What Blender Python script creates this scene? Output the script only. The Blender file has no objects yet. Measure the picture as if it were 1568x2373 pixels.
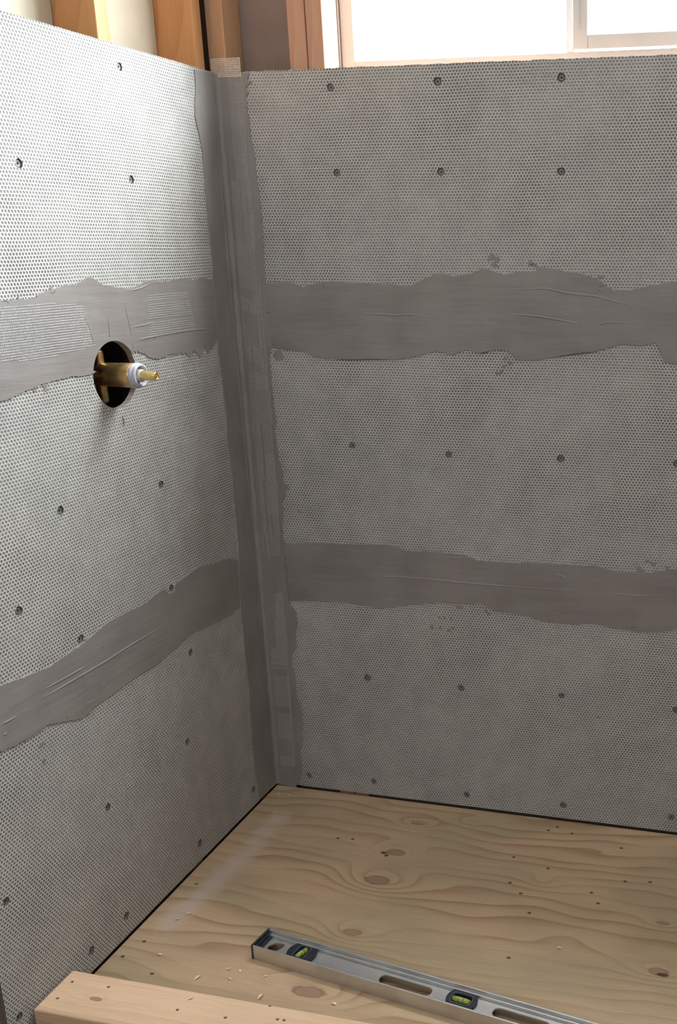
import bpy, bmesh, math, random
from mathutils import Vector, Matrix, geometry

scene = bpy.context.scene
COL = scene.collection
R = random.Random(7)

# ------------------------------------------------------------------ camera
FPX = 2299.5
YAW, PITCH = -0.2198, -0.2646
cam_d = bpy.data.cameras.new('camera')
cam = bpy.data.objects.new('camera', cam_d); COL.objects.link(cam)
cam_d.sensor_fit = 'VERTICAL'; cam_d.sensor_height = 36.0
cam_d.lens = FPX / 2373 * 36.0
cam_d.shift_x = -541.2 / 2373; cam_d.shift_y = 0.0003
cam_d.clip_start = 0.02
fw = Vector((math.sin(YAW) * math.cos(PITCH), math.cos(YAW) * math.cos(PITCH), math.sin(PITCH)))
rt = Vector((math.cos(YAW), -math.sin(YAW), 0)); up = rt.cross(fw)
M = Matrix((rt, up, -fw)).transposed().to_4x4(); M.translation = (1.0229, -1.703, 1.111)
cam.matrix_world = M
scene.camera = cam

# ------------------------------------------------------------------ view, sky, daylight
scene.view_settings.view_transform = 'Standard'
scene.view_settings.look = 'None'
scene.view_settings.gamma = 1.0
scene.view_settings.use_curve_mapping = False
scene.view_settings.exposure = 0.0
SKY = 59.0
world = bpy.data.worlds.new('sky'); scene.world = world; world.use_nodes = True
wn = world.node_tree.nodes; wl = world.node_tree.links; wn.clear()
wo = wn.new('ShaderNodeOutputWorld'); bg = wn.new('ShaderNodeBackground')
tc = wn.new('ShaderNodeTexCoord'); sp = wn.new('ShaderNodeSeparateXYZ'); rp = wn.new('ShaderNodeValToRGB')
rp.color_ramp.elements[0].position = 0.46; rp.color_ramp.elements[0].color = (0.50, 0.50, 0.51, 1)
rp.color_ramp.elements[1].position = 0.52; rp.color_ramp.elements[1].color = (0.27, 0.295, 0.34, 1)
e_ = rp.color_ramp.elements.new(0.74); e_.color = (0.90, 0.94, 1.0, 1)
e_ = rp.color_ramp.elements.new(0.9); e_.color = (0.95, 0.97, 1.0, 1)
mr = wn.new('ShaderNodeMapRange'); mr.inputs[1].default_value = -1; mr.inputs[2].default_value = 1
wl.new(tc.outputs['Generated'], sp.inputs[0]); wl.new(sp.outputs[2], mr.inputs[0])
wl.new(mr.outputs[0], rp.inputs[0]); wl.new(rp.outputs[0], bg.inputs[0]); bg.inputs[1].default_value = SKY
wl.new(bg.outputs[0], wo.inputs[0])

WIN = (0.205, 1.22, 1.395, 2.02)          # window opening x0 x1 z0 z1
REAR_FILL = (0.70, 1.10, 1.80, 2.15)             # unseen high opening behind the camera, added to let in fill light
def portal(name, loc, rot, sx, sz):
    d = bpy.data.lights.new(name, 'AREA'); d.shape = 'RECTANGLE'; d.size = sx; d.size_y = sz
    d.cycles.is_portal = True
    o = bpy.data.objects.new(name, d); COL.objects.link(o); o.location = loc; o.rotation_euler = rot
portal('window_daylight', ((WIN[0]+WIN[1])/2, 0.15, (WIN[2]+WIN[3])/2), (-math.pi/2, 0, 0), WIN[1]-WIN[0], WIN[3]-WIN[2])
portal('rear_fill_portal', ((REAR_FILL[0]+REAR_FILL[1])/2, -3.35, (REAR_FILL[2]+REAR_FILL[3])/2), (math.pi/2, 0, 0), REAR_FILL[1]-REAR_FILL[0], REAR_FILL[3]-REAR_FILL[2])  # portal for the added rear fill opening

# ------------------------------------------------------------------ helpers
class NT:
    """small node builder"""
    def __init__(s, name, rough=0.6, metal=0.0, spec=0.5):
        s.m = bpy.data.materials.new(name); s.m.use_nodes = True
        s.t = s.m.node_tree; s.n = s.t.nodes; s.l = s.t.links
        s.b = s.n['Principled BSDF']
        s.b.inputs['Roughness'].default_value = rough; s.b.inputs['Metallic'].default_value = metal
        s.b.inputs['Specular IOR Level'].default_value = spec
        s.pos = s.n.new('ShaderNodeTexCoord').outputs['Object']
        x = s.n.new('ShaderNodeSeparateXYZ'); s.l.new(s.pos, x.inputs[0])
        s.x, s.y, s.z = x.outputs
    def put(s, sock, v):
        if isinstance(v, bpy.types.NodeSocket): s.l.new(v, sock)
        else: sock.default_value = v
    def m1(s, op, a, b=0.0, c=0.0, clamp=False):
        n = s.n.new('ShaderNodeMath'); n.operation = op; n.use_clamp = clamp
        s.put(n.inputs[0], a); s.put(n.inputs[1], b); s.put(n.inputs[2], c); return n.outputs[0]
    def add(s, a, b): return s.m1('ADD', a, b)
    def sub(s, a, b): return s.m1('SUBTRACT', a, b)
    def mul(s, a, b): return s.m1('MULTIPLY', a, b)
    def vec(s, a, b, c):
        n = s.n.new('ShaderNodeCombineXYZ'); s.put(n.inputs[0], a); s.put(n.inputs[1], b); s.put(n.inputs[2], c); return n.outputs[0]
    def noise(s, v, scale, detail=2.0, rough=0.5, dist=0.0):
        n = s.n.new('ShaderNodeTexNoise'); s.put(n.inputs['Vector'], v); n.inputs['Scale'].default_value = scale
        n.inputs['Detail'].default_value = detail; n.inputs['Roughness'].default_value = rough; n.inputs['Distortion'].default_value = dist
        return n.outputs[0]
    def rng(s, v, a, b, c=0.0, d=1.0, smooth=True):
        n = s.n.new('ShaderNodeMapRange'); n.interpolation_type = 'SMOOTHSTEP' if smooth else 'LINEAR'
        s.put(n.inputs[0], v); s.put(n.inputs[1], a); s.put(n.inputs[2], b); s.put(n.inputs[3], c); s.put(n.inputs[4], d); return n.outputs[0]
    def mix(s, f, a, b):
        n = s.n.new('ShaderNodeMix'); n.data_type = 'RGBA'; s.put(n.inputs[0], f)
        for i, v in ((6, a), (7, b)):
            s.put(n.inputs[i], (*v, 1) if isinstance(v, tuple) else v)
        return n.outputs[2]
    def dist(s, c, sx, sy, sz):
        """distance to c, scaled per axis"""
        a = s.n.new('ShaderNodeVectorMath'); a.operation = 'SUBTRACT'; s.l.new(s.pos, a.inputs[0]); a.inputs[1].default_value = c
        b = s.n.new('ShaderNodeVectorMath'); b.operation = 'MULTIPLY'; s.l.new(a.outputs[0], b.inputs[0]); b.inputs[1].default_value = (sx, sy, sz)
        d = s.n.new('ShaderNodeVectorMath'); d.operation = 'LENGTH'; s.l.new(b.outputs[0], d.inputs[0]); return d.outputs['Value']
    def col(s, v): s.put(s.b.inputs['Base Color'], (*v, 1) if isinstance(v, tuple) else v)
    def bump(s, h, dist, strength=1.0):
        n = s.n.new('ShaderNodeBump'); n.inputs['Distance'].default_value = dist; n.inputs['Strength'].default_value = strength
        s.put(n.inputs['Height'], h); s.l.new(n.outputs[0], s.b.inputs['Normal'])

def plain(name, c, rough=0.6, metal=0.0, nscale=60, namp=0.12, bump=0.0):
    t = NT(name, rough, metal); f = t.noise(t.pos, nscale, 3)
    t.col(t.mix(t.rng(f, .3, .7), tuple(v*(1-namp) for v in c), tuple(min(1, v*(1+namp)) for v in c)))
    if bump: t.bump(f, bump)
    return t.m

def board_mat(name, ax):
    """embossed cement board: staggered round dimples with their shade painted in as dark dots between pale ridges"""
    t = NT(name, 0.8, 0, 0.3)
    u = t.y if ax == 'L' else t.x; v = t.z
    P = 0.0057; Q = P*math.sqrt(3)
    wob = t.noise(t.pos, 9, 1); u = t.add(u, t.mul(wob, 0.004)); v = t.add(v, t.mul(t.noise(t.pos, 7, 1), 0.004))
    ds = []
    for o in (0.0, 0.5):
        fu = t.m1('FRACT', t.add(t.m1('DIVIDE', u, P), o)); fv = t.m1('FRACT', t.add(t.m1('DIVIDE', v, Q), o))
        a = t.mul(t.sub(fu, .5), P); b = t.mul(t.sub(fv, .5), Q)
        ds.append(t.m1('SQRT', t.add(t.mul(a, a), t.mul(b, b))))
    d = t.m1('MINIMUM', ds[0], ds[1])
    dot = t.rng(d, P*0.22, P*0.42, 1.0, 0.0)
    dot_fade = t.rng(t.noise(t.pos, 4.0, 3, .6), .35, .68, .62, 1.0)
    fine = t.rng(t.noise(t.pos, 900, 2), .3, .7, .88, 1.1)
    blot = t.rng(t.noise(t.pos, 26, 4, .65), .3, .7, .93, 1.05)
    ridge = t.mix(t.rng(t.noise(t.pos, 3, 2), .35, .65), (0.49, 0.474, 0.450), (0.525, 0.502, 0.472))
    c = t.mix(t.mul(dot, dot_fade), ridge, (0.145, 0.136, 0.126))  # dimple colour darkened to stand for the shade inside each dimple
    k = t.mul(fine, blot); n = t.n.new('ShaderNodeVectorMath'); n.operation = 'SCALE'; t.l.new(c, n.inputs[0]); t.l.new(k, n.inputs[3])
    t.col(n.outputs[0])
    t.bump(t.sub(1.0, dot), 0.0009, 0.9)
    return t.m

def mortar_mat(name, axis):
    t = NT(name, 0.55, 0, 0.4)
    s = (40, 40, 5) if axis == 'z' else ((5, 40, 40) if axis == 'x' else (40, 5, 40))
    mp = t.vec(t.mul(t.x, s[0]), t.mul(t.y, s[1]), t.mul(t.z, s[2]))
    st = t.noise(mp, 1.3, 4, .55); cl = t.noise(t.pos, 9, 3); gr = t.noise(t.pos, 700, 2)
    c = t.mix(t.rng(cl, .3, .7), (0.215, 0.192, 0.180), (0.262, 0.236, 0.224))
    c = t.mix(t.rng(st, .35, .75, 0, .35), c, (0.30, 0.276, 0.264))
    t.col(c)
    t.bump(t.add(t.mul(st, 1.0), t.add(t.mul(gr, .07), t.mul(cl, .8))), 0.0022, 0.6)
    return t.m

def wood_mat(name, base, dark, axis='x', freq=26.0, warp=1.6, sharp=2.2, knots=(), specks=(), amount=0.75, dust=None, rough=0.62, across='y'):
    t = NT(name, rough, 0, 0.35)
    ax = dict(x=t.x, y=t.y, z=t.z); u = ax[axis]; v = ax[across]
    o = [k for k in 'xyz' if k not in (axis, across)][0]; w = ax[o]
    n1 = t.noise(t.vec(t.mul(u, 2.6), t.mul(v, 7), t.mul(w, 7)), 1.0, 2, .5)
    n2 = t.noise(t.vec(t.mul(u, 9), t.mul(v, 30), t.mul(w, 30)), 1.0, 2, .5)
    tt = t.add(t.mul(t.add(v, t.mul(w, .6)), freq), t.add(t.mul(n1, warp*2.4), t.mul(n2, .22)))
    for (kx, ky, rx, ry, st) in knots:
        d = t.dist((kx, ky, 0), 1/rx, 1/ry, 0)
        tt = t.add(tt, t.mul(t.m1('EXPONENT', t.mul(t.mul(d, d), -1.0)), st))
    s = t.m1('FRACT', tt)                       # slow rise then sharp fall: early wood to late wood
    band = t.mul(t.m1('POWER', s, sharp), t.rng(s, .93, 1.0, 1.0, 0.0))
    msk = t.rng(t.noise(t.vec(t.mul(u, 2.2), t.mul(v, 9), t.mul(w, 9)), 1.0, 2), .36, .62, .12, 1.0)
    fib = t.noise(t.vec(t.mul(u, 14), t.mul(v, 520), t.mul(w, 520)), 1.0, 2)
    tone = t.noise(t.vec(t.mul(u, 3), t.mul(v, 6), t.mul(w, 6)), 1.0, 2)
    c = t.mix(t.rng(tone, .35, .65), base, tuple(a*.5+b*.5 if i < 1 else a*.72+b*.28 for i, (a, b) in enumerate(zip(base, dark))))
    c = t.mix(t.mul(t.mul(band, msk), amount), c, dark)
    c = t.mix(t.rng(fib, .35, .75, 0, .16), c, tuple(v_*.6 for v_ in dark))
    for (kx, ky, rx, ry, st) in knots:
        if st < 1.2: continue
        d = t.dist((kx, ky, 0), 1/(rx*.30), 1/(ry*.30), 0); d = t.add(d, t.mul(t.sub(t.noise(t.pos, 90, 2), .5), .5))
        c = t.mix(t.rng(d, .85, 1.1, .85, 0), c, (0.33, 0.185, 0.13))
        rim = t.mul(t.rng(d, .75, 1.0, 0, 1), t.rng(d, 1.0, 1.25, 1, 0)); c = t.mix(t.mul(rim, .55), c, (0.16, 0.085, 0.05))
    if specks:
        dm = None
        for (sx, sy, rx, ry) in specks:
            d = t.dist((sx, sy, 0), 1/rx, 1/ry, 0)
            dm = d if dm is None else t.m1('MINIMUM', dm, d)
        dm = t.add(dm, t.mul(t.sub(t.noise(t.pos, 400, 1), .5), .6))
        c = t.mix(t.rng(dm, .8, 1.25, .92, 0), c, (0.07, 0.035, 0.02))
    if dust:
        dm = None
        for (sx, sy) in dust:
            d = t.dist((sx, sy, 0), 1/.026, 1/.030, 0); dm = d if dm is None else t.m1('MINIMUM', dm, d)
        dm = t.add(dm, t.mul(t.sub(t.noise(t.pos, 45, 3), .5), 1.3))
        c = t.mix(t.rng(dm, .1, 1.35, .50, 0), c, (0.62, 0.53, 0.47))
    t.col(c); t.bump(t.add(fib, t.mul(band, .6)), 0.0004, .5)
    return t.m

def tag(o, label=None, cat=None, group=None, kind=None):
    if label: o['label'] = label
    if cat: o['category'] = cat
    if group: o['group'] = group
    if kind: o['kind'] = kind
    return o

def empty(name, loc=(0, 0, 0), rz=0.0):
    o = bpy.data.objects.new(name, None); o.empty_display_size = .05; COL.objects.link(o)
    o.location = loc; o.rotation_euler = (0, 0, rz); return o

def link(name, bm, mats, parent=None, smooth=False, origin=None, recalc=True):
    if recalc: bmesh.ops.recalc_face_normals(bm, faces=bm.faces[:])
    if origin is not None: bmesh.ops.translate(bm, verts=bm.verts[:], vec=-Vector(origin))
    me = bpy.data.meshes.new(name); bm.to_mesh(me); bm.free()
    if not isinstance(mats, (list, tuple)): mats = [mats]
    for m in mats: me.materials.append(m)
    if smooth:
        for p in me.polygons: p.use_smooth = True
    o = bpy.data.objects.new(name, me); COL.objects.link(o)
    if origin is not None: o.location = origin
    if parent: o.parent = parent
    return o

def box(bm, x0, x1, y0, y1, z0, z1, bev=0.0, mi=0, seg=2):
    r = bmesh.ops.create_cube(bm, size=1.0)
    bmesh.ops.scale(bm, vec=(x1-x0, y1-y0, z1-z0), verts=r['verts'])
    bmesh.ops.translate(bm, vec=((x0+x1)/2, (y0+y1)/2, (z0+z1)/2), verts=r['verts'])
    es = list({e for v in r['verts'] for e in v.link_edges}); fs = list({f for v in r['verts'] for f in v.link_faces})
    for f in fs: f.material_index = mi
    if bev: bmesh.ops.bevel(bm, geom=es, offset=bev, segments=seg, affect='EDGES', profile=0.5)

def boxo(name, dims, mat, parent=None, bev=0.0, origin=None):
    bm = bmesh.new(); box(bm, *dims, bev=bev)
    if origin is None: origin = ((dims[0]+dims[1])/2, (dims[2]+dims[3])/2, dims[4])
    return link(name, bm, mat, parent, origin=origin)

def lathe(bm, prof, mat4, n=40, mi=0):
    """revolve (r, h) profile about local z, then place by mat4"""
    rings = []
    for r, h in prof:
        if r < 1e-6: rings.append([bm.verts.new(mat4 @ Vector((0, 0, h)))])
        else: rings.append([bm.verts.new(mat4 @ Vector((r*math.cos(2*math.pi*i/n), r*math.sin(2*math.pi*i/n), h))) for i in range(n)])
    for a, b in zip(rings, rings[1:]):
        for i in range(n):
            j = (i+1) % n
            vs = [a[i % len(a)], a[j % len(a)], b[j % len(b)], b[i % len(b)]]
            u = []
            for v in vs:
                if v not in u: u.append(v)
            if len(u) >= 3:
                f = bm.faces.new(u); f.material_index = mi

def inside(p, loop):
    x, y = p; c = False; n = len(loop)
    for i in range(n):
        x1, y1 = loop[i]; x2, y2 = loop[i-1]
        if (y1 > y) != (y2 > y) and x < (x2-x1)*(y-y1)/(y2-y1)+x1: c = not c
    return c

def tri(outline, holes=()):
    vs = [Vector(p) for p in outline]; es = [(i, (i+1) % len(outline)) for i in range(len(outline))]
    for h in holes:
        k = len(vs); vs += [Vector(p) for p in h]; es += [(k+i, k+(i+1) % len(h)) for i in range(len(h))]
    r = geometry.delaunay_2d_cdt(vs, es, [], 0, 1e-7)
    V = [(v.x, v.y) for v in r[0]]; out = []
    for f in r[2]:
        c = (sum(V[i][0] for i in f)/len(f), sum(V[i][1] for i in f)/len(f))
        if inside(c, outline) and not any(abs(c[0]-h[0][0]) < .2 and inside(c, h) for h in holes): out.append(list(f))
    return V, out

def wmap(wall):
    return (lambda u, v, d: Vector((d, u, v))) if wall == 'L' else (lambda u, v, d: Vector((u, -d, v)))

def sheet(bm, f, V, T, d, flip=False, mi=0):
    vv = [bm.verts.new(f(a, b, d)) for a, b in V]
    for t in T:
        fc = bm.faces.new([vv[i] for i in (reversed(t) if flip else t)]); fc.material_index = mi
def wallstrip(bm, f, l0, d0, l1, d1, mi=0):
    a = [bm.verts.new(f(x, y, d0)) for x, y in l0]; b = [bm.verts.new(f(x, y, d1)) for x, y in l1]; n = len(a)
    for i in range(n):
        fc = bm.faces.new((a[i], a[(i+1) % n], b[(i+1) % n], b[i])); fc.material_index = mi

def circ(cx, cy, r, n=20, ph=0.0, jit=0.0, rr=None):
    rr = rr or R
    return [(cx+(r*(1+rr.uniform(-jit, jit)))*math.cos(2*math.pi*i/n+ph), cy+(r*(1+rr.uniform(-jit, jit)))*math.sin(2*math.pi*i/n+ph)) for i in range(n)]

def jag(path, amp, step, rr):
    """resample an open path and roughen it"""
    out = [path[0]]
    for (x0, y0), (x1, y1) in zip(path, path[1:]):
        L = math.hypot(x1-x0, y1-y0); n = max(1, int(L/step)); nx, ny = -(y1-y0)/max(L, 1e-9), (x1-x0)/max(L, 1e-9)
        for i in range(1, n+1):
            k = i/n; a = rr.uniform(-amp, amp) if i < n else rr.uniform(-amp, amp)*.4
            out.append((x0+(x1-x0)*k+nx*a, y0+(y1-y0)*k+ny*a))
    return out

def offset(loop, d):
    n = len(loop); A = sum(loop[i][0]*loop[(i+1) % n][1]-loop[(i+1) % n][0]*loop[i][1] for i in range(n))
    s = 1 if A > 0 else -1; out = []
    for i in range(n):
        x0, y0 = loop[i-1]; x1, y1 = loop[(i+1) % n]; L = math.hypot(x1-x0, y1-y0) or 1
        out.append((loop[i][0]+s*(y1-y0)/L*d, loop[i][1]-s*(x1-x0)/L*d))
    return out

def slab(bm, wall, loop, t, skirt=0.0008, mi=0, d0=0.00003):
    """a smear of mortar: flat face at height t, edges feathering to the wall"""
    f = wmap(wall); V, T = tri(loop); sheet(bm, f, V, T, t, mi=mi)
    lo = offset(loop, skirt); wallstrip(bm, f, loop, t, lo, d0, mi)
    V, T = tri(lo); sheet(bm, f, V, T, d0, mi=mi)
    bmesh.ops.remove_doubles(bm, verts=bm.verts[:], dist=1e-7)

def ridge(bm, wall, path, w, h, base, mi=0):
    """raised line with tapering ends"""
    f = wmap(wall); pts = []
    for (a, b) in zip(path, path[1:]):
        for k in range(6): pts.append((a[0]+(b[0]-a[0])*k/6, a[1]+(b[1]-a[1])*k/6))
    pts.append(path[-1])
    sm = [pts[0]]+[tuple((pts[i-1][j]+pts[i][j]+pts[i+1][j])/3 for j in (0, 1)) for i in range(1, len(pts)-1)]+[pts[-1]]
    rows = []; n = len(sm)
    for i, (x, y) in enumerate(sm):
        x0, y0 = sm[max(0, i-1)]; x1, y1 = sm[min(n-1, i+1)]; L = math.hypot(x1-x0, y1-y0) or 1; nx, ny = -(y1-y0)/L, (x1-x0)/L
        k = min(1, 4*min(i, n-1-i)/n+.08)
        rows.append([bm.verts.new(f(x+nx*w*k*q, y+ny*w*k*q, base+h*k*z)) for q, z in ((-1, -.1), (-.35, .8), (.1, 1), (.5, .5), (1, -.1))])
    for a, b in zip(rows, rows[1:]):
        for j in range(4):
            fc = bm.faces.new((a[j], a[j+1], b[j+1], b[j])); fc.material_index = mi; fc.smooth = True

# ------------------------------------------------------------------ measured outlines on the walls (m): left wall (y, z), window wall (x, z), floor (x, y)
L1_TOP = [(-0.5871, 1.0369), (-0.5685, 1.0381), (-0.5371, 1.0387), (-0.5088, 1.0372), (-0.4916, 1.0457), (-0.464, 1.0492), (-0.4441, 1.0532), (-0.418, 1.054), (-0.3931, 1.063), (-0.376, 1.058), (-0.362, 1.05), (-0.3308, 1.0455), (-0.2949, 1.0421), (-0.2583, 1.052), (-0.2336, 1.0511), (-0.2153, 1.0498), (-0.1676, 1.0545), (-0.144, 1.0537), (-0.1294, 1.0496), (-0.1078, 1.054), (-0.0698, 1.0476)]
L1_BOT_A = [(-0.6125, 0.9091), (-0.5939, 0.9097), (-0.577, 0.9107), (-0.5558, 0.9158), (-0.527, 0.9189), (-0.5079, 0.9229), (-0.4831, 0.9227), (-0.4606, 0.9248), (-0.4253, 0.9222), (-0.4019, 0.9251)]
L1_BOT_B = [(-0.3091, 0.9466), (-0.285, 0.9407), (-0.2732, 0.9318), (-0.2477, 0.927), (-0.2173, 0.9315), (-0.1708, 0.9289), (-0.1632, 0.9214), (-0.1445, 0.9321), (-0.1314, 0.9165), (-0.1147, 0.936), (-0.1053, 0.9198), (-0.0802, 0.9373), (-0.0706, 0.9441)]
L2_TOP = [(-0.6862, 0.539), (-0.6682, 0.5346), (-0.6509, 0.5318), (-0.6181, 0.5268), (-0.5801, 0.5227), (-0.5457, 0.5262), (-0.5129, 0.5285), (-0.483, 0.5339), (-0.4468, 0.5404), (-0.4028, 0.5405), (-0.352, 0.539), (-0.3158, 0.5459), (-0.298, 0.5443), (-0.2914, 0.5335), (-0.2759, 0.5304), (-0.2672, 0.5439), (-0.2241, 0.5478), (-0.198, 0.5522), (-0.1513, 0.5422), (-0.1024, 0.5377), (-0.0697, 0.5239)]
L2_BOT = [(-0.7043, 0.4486), (-0.6859, 0.4452), (-0.6571, 0.4397), (-0.6254, 0.4385), (-0.5993, 0.4409), (-0.5643, 0.4289), (-0.5338, 0.418), (-0.5155, 0.4183), (-0.4918, 0.4236), (-0.457, 0.4241), (-0.4237, 0.426), (-0.3859, 0.4266), (-0.3459, 0.4239), (-0.3171, 0.4298), (-0.2792, 0.4325), (-0.2428, 0.4399), (-0.2016, 0.4361), (-0.1543, 0.4306), (-0.1087, 0.4272), (-0.077, 0.4322)]
LC_EDGE = [(-0.0658, 1.3955), (-0.0667, 1.3682), (-0.0741, 1.3399), (-0.0765, 1.319), (-0.0695, 1.292), (-0.0638, 1.2645), (-0.0648, 1.2432), (-0.0657, 1.2146), (-0.0652, 1.1787), (-0.066, 1.1423), (-0.0655, 1.1056), (-0.0664, 1.0759), (-0.0685, 1.0476), (-0.0694, 0.9931), (-0.0706, 0.9441), (-0.0725, 0.9164), (-0.0692, 0.8768), (-0.0672, 0.8369), (-0.0668, 0.8047), (-0.0718, 0.757), (-0.0685, 0.7235), (-0.0651, 0.6813), (-0.066, 0.6395), (-0.0669, 0.5973), (-0.0663, 0.5541), (-0.0697, 0.5239), (-0.0756, 0.4786), (-0.077, 0.4322), (-0.077, 0.3839), (-0.0767, 0.3274), (-0.0761, 0.2616), (-0.0809, 0.1611), (-0.0817, 0.0834), (-0.0759, 0.0458), (-0.0732, 0.0095)]
BC_EDGE = [(0.0662, 1.3977), (0.061, 1.386), (0.0699, 1.3836), (0.0594, 1.3783), (0.0572, 1.3721), (0.0617, 1.367), (0.0552, 1.3602), (0.0577, 1.3509), (0.055, 1.3404), (0.0588, 1.3275), (0.0582, 1.3118), (0.0587, 1.2903), (0.0643, 1.2685), (0.0643, 1.2322), (0.0668, 1.2027), (0.0684, 1.1731), (0.0678, 1.1282), (0.0663, 1.0826), (0.0661, 1.0411), (0.065, 0.9897), (0.0663, 0.924), (0.0618, 0.9022), (0.0616, 0.8699), (0.0625, 0.829), (0.0642, 0.7961), (0.0658, 0.7837), (0.0611, 0.771), (0.0624, 0.7544), (0.063, 0.7291), (0.0642, 0.7106), (0.0687, 0.6997), (0.0713, 0.6871), (0.0677, 0.6655), (0.0791, 0.6601), (0.0813, 0.6533), (0.0717, 0.6485), (0.0747, 0.64), (0.0657, 0.6309), (0.0657, 0.6092), (0.0613, 0.5782), (0.0606, 0.5473), (0.0615, 0.5027), (0.0623, 0.4202), (0.0662, 0.4104), (0.0757, 0.3992), (0.0777, 0.3763), (0.0727, 0.3619), (0.0699, 0.3383), (0.0713, 0.3197), (0.0609, 0.3093), (0.0579, 0.2948), (0.0619, 0.2619), (0.0629, 0.2139), (0.0702, 0.1952), (0.0724, 0.1613), (0.0678, 0.1263), (0.0719, 0.1169), (0.0621, 0.0909), (0.0615, 0.0456), (0.0549, 0.0245), (0.043, -0.0015)]
B1_TOP = [(0.0661, 1.0411), (0.1078, 1.043), (0.1398, 1.0348), (0.1668, 1.0419), (0.1958, 1.0452), (0.2343, 1.0417), (0.2884, 1.0422), (0.3138, 1.0409), (0.3357, 1.0366), (0.3513, 1.0382), (0.3779, 1.0518), (0.4031, 1.0602), (0.4159, 1.0588), (0.4278, 1.0551), (0.462, 1.059), (0.4804, 1.0679), (0.4953, 1.0666), (0.5225, 1.058), (0.5443, 1.0625), (0.5705, 1.0626), (0.5944, 1.0714), (0.618, 1.0672), (0.6536, 1.0617), (0.6859, 1.0526), (0.7145, 1.0335), (0.7465, 1.0338), (0.7721, 1.0419), (0.8223, 1.0494), (0.874, 1.0519), (0.959, 1.0477), (1.055, 1.0587), (1.1895, 1.0516)]
B1_BOT = [(0.0681, 0.924), (0.0811, 0.9211), (0.1308, 0.9182), (0.1536, 0.9092), (0.1732, 0.9049), (0.2002, 0.9087), (0.2162, 0.9044), (0.265, 0.9071), (0.3104, 0.9067), (0.3457, 0.9122), (0.3916, 0.9241), (0.4233, 0.9187), (0.4487, 0.9285), (0.4735, 0.9214), (0.505, 0.9297), (0.5264, 0.9272), (0.542, 0.9131), (0.5752, 0.9124), (0.6089, 0.9185), (0.6415, 0.9253), (0.6837, 0.9307), (0.7306, 0.9443), (0.7599, 0.9413), (0.7911, 0.9471), (0.7974, 0.9333), (0.8037, 0.9151), (0.8261, 0.9112), (0.8937, 0.9079), (0.9795, 0.9188), (1.0643, 0.9123), (1.2004, 0.9215)]
B2_TOP = [(0.0628, 0.5403), (0.1232, 0.5461), (0.2159, 0.5487), (0.2892, 0.5528), (0.3186, 0.5426), (0.372, 0.5454), (0.4366, 0.5421), (0.4594, 0.5335), (0.5405, 0.5333), (0.5572, 0.5361), (0.6357, 0.5367), (0.691, 0.539), (0.7136, 0.5315), (0.7784, 0.5304), (0.8004, 0.5361), (0.8363, 0.5437), (0.9077, 0.5383), (1.0137, 0.5421), (1.232, 0.5467)]
B2_BOT = [(0.0632, 0.4203), (0.1264, 0.4253), (0.1838, 0.4272), (0.2545, 0.4204), (0.3072, 0.431), (0.3804, 0.4431), (0.4337, 0.4439), (0.4632, 0.4481), (0.4921, 0.4338), (0.539, 0.4325), (0.5618, 0.4283), (0.5845, 0.4215), (0.6472, 0.4208), (0.6868, 0.4268), (0.7148, 0.4206), (0.7644, 0.4164), (0.803, 0.4181), (0.8394, 0.4289), (0.9121, 0.4226), (1.0199, 0.4239), (1.2427, 0.4196)]
L_SCREWS = [(-0.2651, 1.3693), (-0.5004, 1.214), (-0.267, 1.2066), (-0.2772, 0.722), (-0.5132, 0.7384), (-0.2805, 0.5391), (-0.5083, 0.5377), (-0.6164, 0.6227), (-0.2472, 0.4069), (-0.2838, 0.2499), (-0.5001, 0.2479), (-0.7165, 0.2316), (-0.2804, 0.0408), (-0.4921, 0.0411), (-0.5776, 0.0409), (-0.0902, 0.0413), (-0.7281, 0.0493)]
B_SCREWS = [(0.2165, 1.37), (0.4109, 1.3734), (0.6242, 1.3725), (0.2192, 1.2307), (0.4117, 1.2294), (0.6238, 1.227), (0.2182, 0.7435), (0.4096, 0.7348), (0.6215, 0.7374), (0.8309, 0.7378), (0.2213, 0.2692), (0.4187, 0.2677), (0.6218, 0.2723), (0.8423, 0.2662), (0.0763, 0.0323), (0.2222, 0.0367), (0.4234, 0.032), (0.6247, 0.0354), (0.8394, 0.0378)]
L_RIDGES = [[(-0.617, 0.486), (-0.5798, 0.4833), (-0.5063, 0.4828), (-0.4668, 0.4821), (-0.4033, 0.4842), (-0.3585, 0.4835), (-0.3266, 0.4849)], [(-0.6016, 0.4955), (-0.5689, 0.494), (-0.5234, 0.4931), (-0.5043, 0.4932)], [(-0.6786, 0.4821), (-0.6634, 0.4803), (-0.6475, 0.4809)], [(-0.6782, 0.4651), (-0.6703, 0.4656)], [(-0.3121, 0.9832), (-0.2681, 0.9852), (-0.254, 0.9883)], [(-0.3096, 0.9615), (-0.2673, 0.9645), (-0.1643, 0.9664), (-0.0361, 0.9622)], [(-0.2394, 1.0507), (-0.28, 1.0414), (-0.3017, 1.0397)]]
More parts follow.
